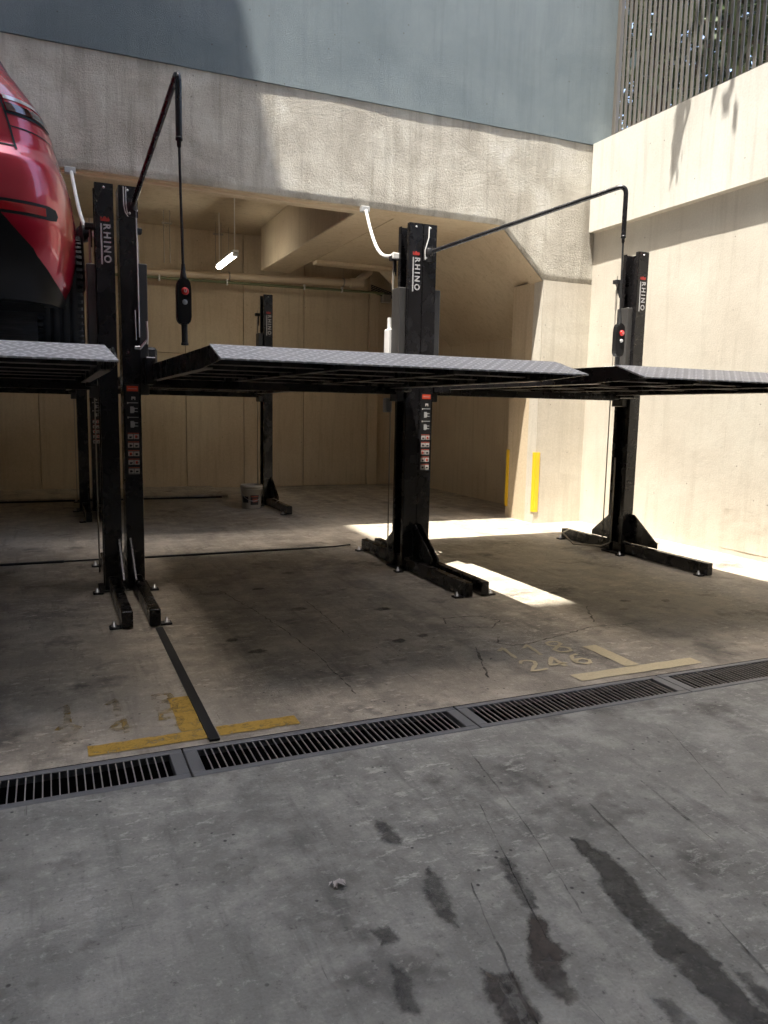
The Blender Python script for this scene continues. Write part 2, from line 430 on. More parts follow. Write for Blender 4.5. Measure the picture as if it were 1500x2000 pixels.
for st in ([(1.24, 1.70), (1.26, 1.68), (1.22, 1.59), (1.23, 1.53), (1.19, 1.51), (1.16, 1.39), (1.13, 1.38), (1.12, 1.5), (1.14, 1.55)],
           [(1.0, 1.56), (1.02, 1.52), (.98, 1.30), (.94, 1.30), (.97, 1.5)], [(1.04, 1.53), (1.06, 1.52), (1.03, 1.36), (1.01, 1.36)]):
    blot('oil_stain', st, 'brown_stain', drive, 0.0035, 0.006)
for st in ([(1.06, 2.01), (1.07, 1.96), (1.04, 1.83), (1.01, 1.74), (.99, 1.80), (1.0, 1.88)], [(.78, 1.67), (.80, 1.64), (.78, 1.50), (.75, 1.52)],
           [(1.61, 1.30), (1.63, 1.29), (1.61, 1.15), (1.58, 1.15)], [(1.34, 1.31), (1.37, 1.29), (1.38, 1.1), (1.32, 1.1)], [(.79, 1.80), (.83, 1.80), (.84, 1.75), (.79, 1.75)],
           [(1.30, 1.98), (1.33, 1.95), (1.27, 1.72), (1.25, 1.75)], [(1.02, 2.34), (1.05, 2.30), (1.04, 2.18), (1.0, 2.22)]):
    blot('damp_stain', st, 'damp_stain', drive, 0.0038, 0.007)
for ln, w in (([(2.12, 2.23), (2.04, 1.74)], .010), ([(1.81, 2.16), (1.73, 1.68)], .007), ([(1.74, 1.5), (1.68, 1.26)], .008), ([(1.62, 2.75), (1.50, 2.1), (1.38, 1.65)], .005),
              ([(1.15, 1.9), (1.05, 1.5), (.99, 1.2)], .005), ([(1.9, 1.45), (1.78, 1.1)], .006), ([(1.42, 2.3), (1.22, 1.6)], .004), ([(2.6, 2.6), (2.35, 2.0)], .005)):
    ribbon('scratch', densify(ln, 0.05, 0.003), w, 'groove_dirt', drive, 0.0042, 0.6)
for ln, w in (([(2.63, 4.11), (2.55, 4.0), (2.61, 3.92), (2.73, 3.92), (3.07, 4.01), (3.38, 4.09), (3.71, 4.06)], .012), ([(2.45, 4.5), (2.5, 4.62), (2.75, 4.6), (2.85, 4.45), (2.7, 4.3), (2.5, 4.4)], .010),
              ([(2.38, 3.97), (2.17, 3.47)], .012), ([(3.69, 4.56), (3.46, 4.19)], .012), ([(1.2, 6.0), (1.35, 5.0), (1.42, 4.2), (1.4, 3.5)], .007), ([(1.75, 5.4), (1.72, 4.4)], .005)):
    ribbon('crack', densify(ln, 0.04, 0.008), w, 'crack_dark', bay, 0.004, 0.7)
for (x, y) in ((1.02, 4.62), (1.1, 4.35), (2.0, 4.25), (2.18, 4.3), (1.62, 5.2), (2.2, 5.0), (1.9, 6.4), (1.5, 5.9), (3.9, 4.4), (4.1, 4.6), (4.4, 4.5), (3.7, 5.0)):
    a = random.uniform(0, 3); r = random.uniform(.03, .07)
    blot('dirt_spot', [(x + r * math.cos(a + k) * (1 if k % 2 else .5), y + .6 * r * math.sin(a + k)) for k in (0, 1.2, 2.3, 3.6, 4.9)], 'dirt_stain', bay, 0.0035, 0.006)

# painted bay corners and numbers
def paint_rects(name, rects, mat, label=None):
    mb = MB()
    for x0, x1, y0, y1, s in rects:
        n = 10; v = []; 
        for i in range(n + 1):
            t = i / n
            if x1 - x0 > y1 - y0: v += [(x0 + (x1 - x0) * t, y0 + s * t + random.uniform(-.004, .004), .004), (x0 + (x1 - x0) * t, y1 + s * t + random.uniform(-.004, .004), .004)]
            else: v += [(x1 + random.uniform(-.004, .004), y0 + (y1 - y0) * t, .0045), (x0 + random.uniform(-.004, .004), y0 + (y1 - y0) * t, .0045)]
        mb.add(v, [(2 * i, 2 * i + 2, 2 * i + 3, 2 * i + 1) for i in range(n)])
    o = mb.build(name, mat, bay)
    if label: o['label'] = label
    return o
paint_rects('bay_mark', [(0.11, .615, 3.235, 3.335, 0.005), (.655, 1.025, 3.245, 3.345, 0.0)], 'yellow_paint', 'worn yellow corner stripe left of the drain joint')
paint_rects('bay_mark', [(0.50, .605, 3.345, 3.77, 0)], 'yellow_paint')
paint_rects('bay_mark', [(2.62, 3.50, 3.245, 3.345, 0.0)], 'pale_yellow_paint', 'worn pale yellow stripe under the numbers')
paint_rects('bay_mark', [(3.02, 3.12, 3.355, 3.75, 0)], 'pale_yellow_paint')
DIG = {'1': [[(.15, .75), (.5, 1), (.5, 0)]],
       '8': [[(.5, .52), (.15, .72), (.2, .95), (.5, 1.0), (.8, .95), (.85, .72), (.5, .52), (.1, .3), (.18, .05), (.5, 0), (.82, .05), (.9, .3), (.5, .52)]],
       '2': [[(.1, .78), (.25, .98), (.6, 1.0), (.85, .8), (.75, .55), (.1, 0), (.95, 0)]],
       '4': [[(.65, 0), (.65, 1), (.05, .3), (.95, .3)]],
       '6': [[(.8, .95), (.45, .9), (.15, .5), (.12, .2), (.4, 0), (.75, .05), (.9, .28), (.7, .5), (.35, .48), (.15, .3)]],
       '5': [[(.85, 1), (.2, 1), (.15, .58), (.6, .62), (.88, .35), (.7, .05), (.15, .02)]]}
def number(txt, x, y, w, h, gap, lw, mat, shear=0.0):
    for k, ch in enumerate(txt):
        for st in DIG[ch]:
            pts = [(x + k * (w + gap) + px * w + shear * py * h, y + py * h) for px, py in st]
            ribbon('number_' + {'1': 'one', '8': 'eight', '2': 'two', '4': 'four', '6': 'six', '5': 'five'}[ch], densify(pts, 0.02, 0.0015), lw, mat, bay, 0.0048, 0.25)
number('118', 2.43, 3.70, .135, .20, .045, .024, 'pale_yellow_paint', .15)
number('246', 2.44, 3.475, .13, .17, .035, .024, 'pale_yellow_paint', .1)
number('118', -.02, 3.62, .12, .22, .10, .030, 'faded_yellow_paint')
number('245', -.02, 3.42, .12, .17, .10, .028, 'faded_yellow_paint')

# cable covers on the floor
cover = MB(); cover.prism([(.600, 3.20), (.645, 3.20), (.648, 5.03), (.603, 5.03)], 'z', .002, .012)
tag(cover.build('cable_cover', 'black_rubber'), 'black rubber strip running from the drain to the paired posts', 'cable cover', 'cable covers on the floor')
c2 = MB(); c2.box(.80, 2.55, 7.45, 7.49, .002, .016, 0, .003); c2.tube([(2.55, 7.47, .01), (2.72, 7.46, .012), (2.88, 7.42, .03)], .008, 6)
tag(c2.build('cable_cover', 'black_rubber'), 'thin dark cable strip behind the middle lift bay', 'cable cover', 'cable covers on the floor')
c3 = MB(); c3.box(-1.6, .10, 7.46, 7.50, .002, .02, 0, .003); c3.tube([(.10, 7.48, .01), (.25, 7.47, .012), (.45, 7.44, .02)], .008, 6)
tag(c3.build('cable_cover', 'black_rubber'), 'thin dark cable strip behind the red car bay', 'cable cover', 'cable covers on the floor')
cb = MB(); cb.box(-4.0, 2.62, 12.15, 13.55, .001, .05, 0, .01)
tag(cb.build('kerb_step', 'bay_concrete'), 'low concrete step along the back wall of the garage', 'step')
c4 = MB(); c4.tube([(-4, 12.12, .02), (-1, 12.13, .02), (1.5, 12.12, .018), (2.5, 12.1, .018)], .014, 6)
tag(c4.build('hose', 'black_rubber'), 'black hose lying along the step at the back wall', 'hose')

# ------------------------------------------------------------------ drain grates
JX = [-2.10, -0.81, 0.48, 1.79, 3.075, 4.36]
GL = ['grate section at the left edge of the photo, left of the joint by the yellow stripe', 'long drain grate section below the dark oil patch',
      'drain grate section in front of the painted numbers', 'drain grate section at the right end of the drain', ]
bar_proto = None
def grate(x0, x1, label):
    global bar_proto
    t = thing('drain_grate', (x0, GY0, 0), label, 'drain grate', 'steel drain grates in a row')
    L = x1 - x0 - .006; W = GY1 - GY0
    MB().box(0, L, .0, .034, -.03, .004, 0, .003).build('frame_rail', 'grate_steel', t)
    MB().box(0, L, W - .045, W - .012, -.03, .004, 0, .003).build('frame_rail', 'grate_steel', t)
    MB().box(0, .055, .035, W - .046, -.03, .0035, 0, .003).build('end_plate', 'grate_steel', t)
    MB().box(L - .055, L, .035, W - .046, -.03, .0035, 0, .003).build('end_plate', 'grate_steel', t)
    n = int((L - .11) / .0295)
    for i in range(1, n):
        x = .055 + (L - .11) * i / n
        if bar_proto is None:
            bar_proto = MB().box(-.0024, .0024, .036, W - .047, -.005, .001).build('bar', 'bar_steel', t); bar_proto.location = (x, 0, 0)
        else: share(bar_proto, t, (x, 0, random.uniform(-.002, .001)))
grate(JX[1], JX[2], 'drain grate section at the left edge, beside the worn yellow stripe')
grate(JX[2], JX[3], 'long drain grate section below the dark oil patch')
grate(JX[3], JX[4], 'drain grate section in front of the painted numbers')
grate(JX[4], JX[5], 'drain grate section at the right edge of the photo')

# ------------------------------------------------------------------ walls
def bumpy(amp, sc=1.0, seed=0.0):
    return lambda p: amp * (noise.noise(Vector((p.x * sc + seed, p.y * sc, p.z * sc * 1.3))) + .5 * noise.noise(Vector((p.x * sc * 2.3, p.y * sc * 2.3 + seed, p.z * sc * 3)))+ .18 * noise.noise(Vector((p.x * sc * 9, p.y * sc * 9 + seed, p.z * sc * 9))))
BY = 8.36
XL = -4.3                                  # left end of the garage
# main concrete beam with haunch and pier
beam = thing('concrete_beam', (0, BY, 0), 'weathered concrete beam over the garage opening, partly in building shade', 'beam')
core = MB(); core.prism([(XL, 3.70), (5.16, 3.70), (5.81, 3.10), (6.545, 3.10), (6.545, 4.80), (XL, 4.80)], 'y', .03, .33)
core.build('beam_core', 'beam_plaster', beam)
# rough plastered front skin (fine mesh with real unevenness that the grazing sun picks out)
nu, nz = 420, 56
mb = MB(); vs = []; idx = {}
fb = bumpy(0.0060, 1.1, 3.1)
def low(x):
    return 3.70 if x < 5.16 else max(3.10, 3.70 - (x - 5.16) * .923)
for j in range(nz + 1):
    for i in range(nu + 1):
        x = XL + (6.548 - XL) * i / nu; zb = low(x); z = zb + (4.80 - zb) * j / nz
        d = fb(Vector((x, 0, z)))
        edge = min(1.0, (z - zb) / .05)
        vs.append((x, -d * edge - .004 * edge + (1 - edge) * .012, z))
fs = [(j * (nu + 1) + i, j * (nu + 1) + i + 1, (j + 1) * (nu + 1) + i + 1, (j + 1) * (nu + 1) + i) for j in range(nz) for i in range(nu)]
mb.add(vs, fs, 0, True)
mb.add([(XL, .012, 3.70), (5.16, .012, 3.70), (5.16, .04, 3.698), (XL, .04, 3.698)], [(3, 2, 1, 0)])
mb.build('plaster_face', 'beam_plaster', beam)
sof = MB(); sof.prism([(XL, 3.692), (5.157, 3.692), (5.81, 3.09), (5.81, 3.098), (5.16, 3.70), (XL, 3.70)], 'y', .031, .329)
sof.build('soffit', 'garage_tan', beam)
MB().box(XL, 3.4, .10, .13, 3.668, 3.692, 0, .003).build('groove_strip', 'pipe_cream', beam)
# pier
pier = thing('concrete_pier', (6.18, BY, 0), 'cream concrete pier with yellow corner guards beside the right wall', 'pier')
g = grid_face('pier_face', (-.37, -.001, 0), (.74, 0, 0), (0, 0, 3.10), 24, 90, bumpy(.004, 1.6, 8), 'wall_cream', pier)
MB().box(-.37, .37, .006, .68, 0, 3.10).build('pier_core', 'garage_tan', pier)
gs = grid_face('pier_side', (-.372, .20, 0), (0, -.20, 0), (0, 0, 3.12), 8, 60, lambda p: 0, 'wall_cream', pier)
for yy in (0.0, .68):
    q = MB(); q.box(-.380, -.373, yy - .006 if yy == 0 else yy - .06, yy + .06 if yy == 0 else yy + .006, .15, .93); q.box(-.3735, -.315, yy - .013 if yy == 0 else yy + .003, yy - .004 if yy == 0 else yy + .012, .15, .93)
    q.build('corner_guard', 'guard_yellow', pier)
# blue stuccoed wall above
bw = thing('blue_wall', (0, BY, 4.80), 'blue-grey stuccoed wall rising above the concrete beam', 'wall')
grid_face('stucco_face', (XL, -.018, 0.004), (6.80 - XL, 0, 0), (0, 0, 3.6), 200, 60, bumpy(.003, 1.3, 1.7), 'blue_stucco', bw)
MB().box(XL, 6.80, .002, .32, .004, 15).build('wall_core', 'blue_stucco', bw)  # unseen upper part carried high to narrow the sky over the yard
MB().add([(XL, -.018, .004), (6.8, -.018, .004), (6.8, .01, .002), (XL, .01, .002)], [(3, 2, 1, 0)]).build('drip_edge', 'blue_stucco', bw)
# right wall with its upper beam
rw = thing('side_wall', (6.55, 5, 0), 'sunlit cream plastered wall behind the right-hand lift post', 'wall')
grid_face('wall_face', (0, 3.36, 0), (0, -9.4, 0), (0, 0, 3.76), 260, 100, bumpy(.0035, .9, 5), 'wall_cream', rw)
MB().box(.008, .3, -6.0, 3.37, 0, 3.76).build('wall_core', 'wall_cream', rw)
pt = grid_face('plaster_patch', (-.004, .95, .06), (0, -.62, 0), (0, 0, .42), 20, 14, bumpy(.004, 5, 2), 'wall_cream', rw)
rb = thing('upper_beam', (6.445, 5, 3.737), 'bright cream beam along the top of the right wall, under the slat fence', 'beam')
grid_face('beam_face', (0, 3.34, 0), (0, -9.4, 0), (0, 0, 1.075), 160, 20, bumpy(.003, .9, 15), 'beam_cream', rb)
MB().box(.006, .42, -6.0, 3.345, .002, 1.073).build('beam_core', 'wall_cream', rb)
# slat fence
fen = thing('slat_fence', (6.72, 8.28, 4.812), 'fence of narrow grey vertical slats above the right wall', 'fence')
slat = None
for i in range(62):
    y = -.10 - i * .0835
    if slat is None:
        slat = MB().box(-.008, .008, -.020, .020, 0, 2.3, 0, .002).build('slat', 'slat_grey', fen); slat.location = (0, y, 0)
    else: share(slat, fen, (0, y + random.uniform(-.003, .003), 0))
MB().box(-.03, .03, -.03, .03, 0, 2.3, 0, .004).build('end_post', 'slat_grey', fen)
for z in (.12, 1.9):
    MB().box(.012, .03, -5.3, -.03, z, z + .04).build('rail', 'slat_grey', fen)

# ------------------------------------------------------------------ garage interior
back = thing('back_wall', (0, 13.7, 0), 'tan panelled concrete wall at the back of the garage', 'wall')
seams = [XL, -3.30, -2.22, -1.13, -.11, .98, 2.22, 3.23, 4.34, 5.60]
for a, b in zip(seams[:-1], seams[1:]):
    for z0, z1 in ((0, 2.32), (2.322, 4.4)):
        box('panel', a + .005, b - .005, -.03 - random.uniform(0, .006), .04, z0 + .004, z1 - .004, 'garage_tan', back, .004)
box('wall_core', XL, 6.55, .02, .2, 0, 4.4, 'garage_tan', back)
box('pilaster', 5.605, 5.79, -.10, .03, 0, 4.4, 'garage_tan', back, .006)
box('panel', 5.795, 6.54, -.03, .03, .004, 4.4, 'garage_tan', back)
gw = thing('inner_side_wall', (6.55, 11, 0), 'shaded tan wall inside the garage beyond the pier', 'wall')
box('wall_core', 0, .2, -1.96, 2.7, 0, 4.4, 'garage_tan', gw)
lw = thing('inner_end_wall', (XL, 11, 0), 'tan wall closing the left end of the garage', 'wall')
box('wall_core', -.2, 0, -2.6, 2.7, 0, 4.4, 'garage_tan', lw)
ceil = MB(); ceil.box(XL, 6.55, 8.68, 13.9, 4.40, 4.62)
tag(ceil.build('ceiling', 'garage_tan'), None, None, None, 'structure')
db = MB(); db.box(3.37, 3.87, 8.695, 13.0, 3.698, 4.398, 0, .012)
tag(db.build('ceiling_beam', 'garage_tan'), 'deep tan concrete beam under the garage ceiling beside the tube lamp', 'beam')
ld = MB(); ld.box(3.875, 5.17, 8.695, 11.85, 3.70, 3.92, 0, .008); ld.box(3.9, 5.15, 11.62, 11.84, 3.655, 3.71, 0, .006)
tag(ld.build('stair_landing', 'garage_tan'), 'tan underside of the stair landing behind the concrete beam', 'landing')
stair = MB(); stair.prism([(5.172, 3.70), (6.545, 2.555), (6.545, 2.80), (5.172, 3.94)], 'y', 8.70, 12.15)
tag(stair.build('stair_soffit', 'garage_tan'), 'sloping tan underside of a stair behind the concrete pier', 'stair')
# pipes
pp = thing('drain_pipe', (0, 13.3, 3.56), 'thick cream pipe running along the top of the back wall', 'pipe')
q = MB(); q.tube([(-4.2, 0, -.17), (1.5, 0, .0), (5.15, 0, .125)], .066, 14); q.build('pipe_run', 'pipe_cream', pp)
q = MB(); q.tube([(5.08, 0, .122), (5.25, 0, .128), (5.33, 0, .13)], [.085, .085, .078], 14)
q.tube([(5.20, 0, .13), (5.33, -.01, .25), (5.44, -.01, .33), (5.47, -.01, .44), (5.47, -.01, .84)], .07, 14); q.build('elbow', 'pipe_cream', pp)
for x in (.2, 2.9, 4.95):
    q = MB(); q.lathe([(.070, -.012), (.078, -.012), (.078, .012), (.070, .012)], 16, 0, (x, 0, .0345 * (x - 1.5)), 'x')
    q.tube([(x, 0, .0345 * (x - 1.5) + .07), (x, 0, .84)], .004, 6); q.build('hanger', 'rod_grey', pp)
gp = thing('green_conduit', (0, 13.22, 3.46), 'thin olive green conduit below the cream pipe', 'conduit')
q = MB(); q.tube([(-4.2, 0, -.06), (1.5, 0, .02), (5.45, 0, .075), (5.75, .05, .08), (6.0, .2, .10)], .022, 8); q.build('conduit_run', 'pipe_green', gp)
for x in (.6, 1.75, 2.85, 4.2, 4.9):
    MB().box(x - .012, x + .012, -.03, .03, -.03 + .018 * (x - 1.5) / 1, .06 + .018 * (x - 1.5), 0, .003).build('clip', 'white_plastic', gp)
box('junction_box', 5.70, 5.86, .0, .12, -.08, .06, 'rod_grey', gp, .006)
q = MB()
for k in range(5):
    q.tube([(5.5, .1, .1 + .03 * k), (5.75 + .03 * k, .02, .02 + .02 * k), (6.0, .05, .0 - .03 * k), (6.2 + .03 * k, .1, .15)], .012, 6)
q.build('cable_bundle', 'black_rubber', gp)
# tube lamp
lamp = thing('tube_lamp', (2.55, 11.25, 3.62), 'lit fluorescent tube lamp hanging from the garage ceiling', 'lamp')
MB().box(-.045, .045, 0, 1.22, -.005, .035, 0, .008).build('housing', 'lamp_cap', lamp)
MB().box(-.04, .04, .04, 1.18, -.055, -.006, 0, .015).build('tube', 'lamp_tube', lamp)
MB().box(-.042, .042, -.004, .038, -.057, -.006, 0, .01).build('end_cap', 'lamp_cap', lamp)
q = MB(); q.tube([(0, .06, .03), (0, .06, .78)], .008, 6); q.build('hanging_rod', 'lamp_cap', lamp)
q = MB(); q.tube([(0, 1.12, .03), (0, 1.12, .78)], .008, 6); q.build('hanging_rod', 'lamp_cap', lamp)
for i, (x, y) in enumerate(((1.75, 12.6), (2.62, 13.0))):
    rd = MB(); rd.tube([(x, y, 3.62), (x, y, 4.4)], .006, 6); rd.tube([(x + .09, y, 3.62), (x + .09, y, 4.4)], .006, 6); rd.box(x - .03, x + .12, y - .03, y + .03, 4.2, 4.22)
    tag(rd.build('hanger_rod', 'rod_grey'), ['pair of thin hanger rods left of the pendant cable', 'pair of thin hanger rods left of the tube lamp'][i], 'hanger', 'thin rods under the garage ceiling')

# ------------------------------------------------------------------ parking lifts
def column(side, parent, logo, label, loc=(0, 0, 0)):
    s = side
    P = [(1.25, 0), (1.12, 0), (1.12, .05), (1.132, .05), (1.132, .012), (1.238, .012), (1.238, .218), (1.132, .218), (1.132, .18), (1.12, .18), (1.12, .23), (1.25, .23)]
    c = MB(); c.prism([(s * x, y) for x, y in P], 'z', .0, 3.04)
    # bevel-ish inner spine
    c.box(min(s * 1.18, s * 1.215), max(s * 1.18, s * 1.215), .09, .14, .02, 3.0)
    o = c.build('column', 'black_paint', parent)
    bm = bmesh.new(); bm.from_mesh(o.data)
    es = [e for e in bm.edges if abs(e.verts[0].co.z - e.verts[1].co.z) > 2.9]
    bmesh.ops.bevel(bm, geom=es, offset=.004, segments=2, affect='EDGES', clamp_overlap=True); bm.to_mesh(o.data); bm.free()
    q = MB(); q.lathe([(.0, -.008), (.007, -.006), (.009, 0)], 8, 0, (s * 1.185, 0, 3.01), 'y'); q.build('bolt', 'steel_zinc', o)
    if logo:
        vs, fs = text_mesh('RHINO', .068, 1.45, .0022)
        v2 = [(1.178 + v * 1.0, -.0025, 2.755 - u * 1.0) for u, v, w in vs]
        t = MB(); t.add(v2, fs, 0)
        t.box(1.155, 1.166, -.003, -.0005, 2.465, 2.755, 0)
        t.box(1.155, 1.166, -.003, -.0005, 2.775, 2.80, 1)
        # small emblem: horned head facing right
        t.add([(1.160, -.003, 2.772), (1.215, -.003, 2.772), (1.222, -.003, 2.783), (1.212, -.003, 2.805), (1.204, -.003, 2.792), (1.190, -.003, 2.806), (1.178, -.003, 2.803), (1.170, -.003, 2.790)], [list(range(8))], 1)
        t.build('logo', ['logo_white', 'logo_red'], o)
    if label:
        t = MB(); X0, X1 = -1.236, -1.134; Y = -.0018
        def R(x0, x1, z0, z1, mi, d=0): t.add([(x0, Y - d, z0), (x1, Y - d, z0), (x1, Y - d, z1), (x0, Y - d, z1)], [(0, 1, 2, 3)], mi)
        R(X0, X1, .90, 1.60, 0)
        xa, xb = X0 + .012, X1 - .008
        R(xa, xb, 1.545, 1.585, 1, .001); R(xa + .01, xb - .01, 1.562, 1.566, 2, .002)
        R(xb - .05, xb - .02, 1.49, 1.505, 3, .001); R(xb - .05, xb - .042, 1.480, 1.49, 3, .001); R(xb - .028, xb - .02, 1.480, 1.49, 3, .001)
        for z in (1.455, 1.345):
            R(xa + .01, xb, z, z + .006, 2, .001); R(xa, xa + .01, z - .006, z + .008, 3, .001)
            R(xa + .022, xa + .048, z - .075, z - .025, 2, .001); R(xa + .028, xa + .054, z - .068, z - .032, 2, .0015)
            R(xa + .05, xb - .004, z - .042, z - .036, 2, .001); R(xa + .05, xb - .004, z - .066, z - .060, 2, .001)
        for k in range(5):
            z = 1.225 - k * .066
            R(xa, xb, z - .002, z + .004, 5, .001)
            m = (xa + xb) / 2
            for a, b in ((xa, m - .002), (m + .002, xb)):
                R(a, b, z - .042, z - .006, 4, .001)
                R(a + .010, b - .012, z - .036, z - .022 + .004 * ((k + int(a * 1000)) % 3), 0 if (k + (a == xa)) % 3 else 1, .0015); R(a + .014, b - .006, z - .030, z - .024, 0, .0018)
        R(xa, xb, .925, .929, 2, .001); R(xa, xb, .912, .916, 2, .001)
        t.build('warning_label', ['label_black', 'label_red', 'label_grey', 'label_pale', 'label_pale', 'label_pinkline'], o)
    return o
def foot(x, y, s, parent):
    q = MB(); a, b = sorted((x, x + s * .075)); q.box(a, b, y, y + .07, .0, .014, 0, .003)
    o = q.build('anchor_foot', 'black_matt', parent)
    q = MB(); cx = x + s * .045; q.lathe([(0, .046), (.008, .046), (.009, .028), (.016, .028), (.016, .015), (.02, .015), (.02, .013)], 8, 0, (cx, y + .035, 0)); q.build('anchor_bolt', 'steel_zinc', o)
def base(side, parent):
    s = side
    a, b = sorted((s * 1.145, s * 1.215))
    q = MB(); q.box(a, b, -1.12, 1.05, .008, .12, 0, .006); o = q.build('base_beam', 'black_paint', parent)
    a2, b2 = sorted((s * 1.08, s * 1.262)); q = MB(); q.box(a2, b2, -.03, .26, .001, .014, 0, .003); q.build('base_plate', 'black_matt', parent)
    for g0, yy in ((1, -1), (1, 1)):
        y0 = 0 if yy < 0 else .23; y1 = -.40 if yy < 0 else .60
        x0, x1 = sorted((s * 1.219, s * 1.231))
        q = MB(); q.prism([(y0, .122), (y0, .42), (y0 + (y1 - y0) * .12, .42), (y1, .17), (y1, .122)], 'x', x0, x1); q.build('gusset', 'black_paint', parent)
    foot(s * 1.145, -1.10, -s, parent); foot(s * 1.145, .97, -s, parent); foot(s * 1.10, -.09, -s, parent)
def make_platform(parent, drop=0.0):
    pl = bpy.data.objects.new('platform', None); link(pl, parent); pl.location = (0, 0, -drop)
    H = 1.045; Y0, Y1, Y2 = -2.60, -2.33, 1.20
    deck = MB(); deck.box(-H + .012, H - .012, Y1, Y2, 1.728, 1.734); 
    deck.build('deck_plate', 'tread_plate', pl)
    ap = MB(); ap.add([(-H, Y0, 1.668), (H, Y0, 1.668), (H - .04, Y1, 1.75), (-H, Y1, 1.75), (-H, Y0, 1.660), (H, Y0, 1.660), (H - .04, Y1, 1.742), (-H, Y1, 1.742)],
                      [(0, 1, 2, 3), (7, 6, 5, 4), (0, 4, 5, 1), (1, 5, 6, 2), (2, 6, 7, 3), (3, 7, 4, 0)])
    ap.build('front_apron', 'tread_plate', pl)
    for s in (-1, 1):
        r = MB(); a, b = sorted((s * H, s * (H - .008)))
        r.prism([(Y0 + .02, 1.662), (Y1, 1.742), (Y2, 1.755), (Y2, 1.625), (Y1 + .2, 1.640)], 'x', a, b)
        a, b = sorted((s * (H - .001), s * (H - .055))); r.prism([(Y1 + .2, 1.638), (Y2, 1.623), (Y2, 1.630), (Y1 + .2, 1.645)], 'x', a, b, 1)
        r.build('side_rail', ['black_paint', 'glint_flange'], pl)
    for x in (-.35, .35):
        r = MB(); r.box(x - .004, x + .004, Y1 + .05, Y2 - .01, 1.652, 1.727); r.box(x - .018, x + .0, Y1 + .05, Y2 - .01, 1.647, 1.6525, 1); r.build('long_member', ['black_paint', 'glint_flange'], pl)
    for y in (-2.05, -1.45, -.85, -.25, .62, 1.16):
        r = MB(); r.box(-H + .06, H - .06, y - .004, y + .004, 1.668, 1.7265); r.box(-H + .06, H - .06, y - .004, y + .020, 1.6625, 1.668, 1); r.build('cross_member', ['black_paint', 'glint_flange'], pl)
    r = MB(); r.box(-1.06, 1.06, .06, .17, 1.58, 1.646, 0, .006); r.build('main_cross_beam', 'black_paint', pl)
    for s in (-1, 1):
        r = MB(); a, b = sorted((s * 1.052, s * 1.118)); r.box(a, b, .035, .195, 1.52, 2.50, 0, .005)
        r.build('carriage', 'sheen_black', pl)
        r = MB(); a, b = sorted((s * 1.02, s * 1.10)); r.box(a, b, -.16, .40, 1.60, 1.80, 0, .008); r.build('carriage_arm', 'black_paint', pl)
        r = MB(); a, b = sorted((s * .96, s * 1.05)); r.box(a, b, .25, .42, 1.64, 1.90, 0, .02); r.build('lock_housing', 'black_matt', pl)
    return pl
def rod_set(side, parent):
    """safety rod with bracket behind the post"""
    s = side; x = s * 1.095
    q = MB(); q.box(*sorted((s * 1.06, s * 1.13)), .235, .30, 2.76, 2.80, 0, .004); q.prism([(.235, 2.76), (.235, 2.62), (.30, 2.76)], 'x', *sorted((s * 1.10, s * 1.11))); 
    o = q.build('rod_bracket', 'black_matt', parent)
    q = MB(); q.tube([(x, .27, .10), (x, .27, 2.84)], .006, 6); q.tube([(x, .27, 2.50), (x, .27, 2.70)], .011, 8); q.build('safety_rod', 'rod_grey', parent)
def arc_path(a, b, c, r, n=7):
    """a->b->c with a rounded corner at b"""
    a, b, c = Vector(a), Vector(b), Vector(c); d1 = (a - b).normalized(); d2 = (c - b).normalized()
    p = b + d1 * r; q = b + d2 * r; pts = [a]
    for i in range(n + 1):
        t = i / n; pts.append(p * (1 - t) ** 2 + b * 2 * t * (1 - t) + q * t * t)
    pts.append(c); return pts
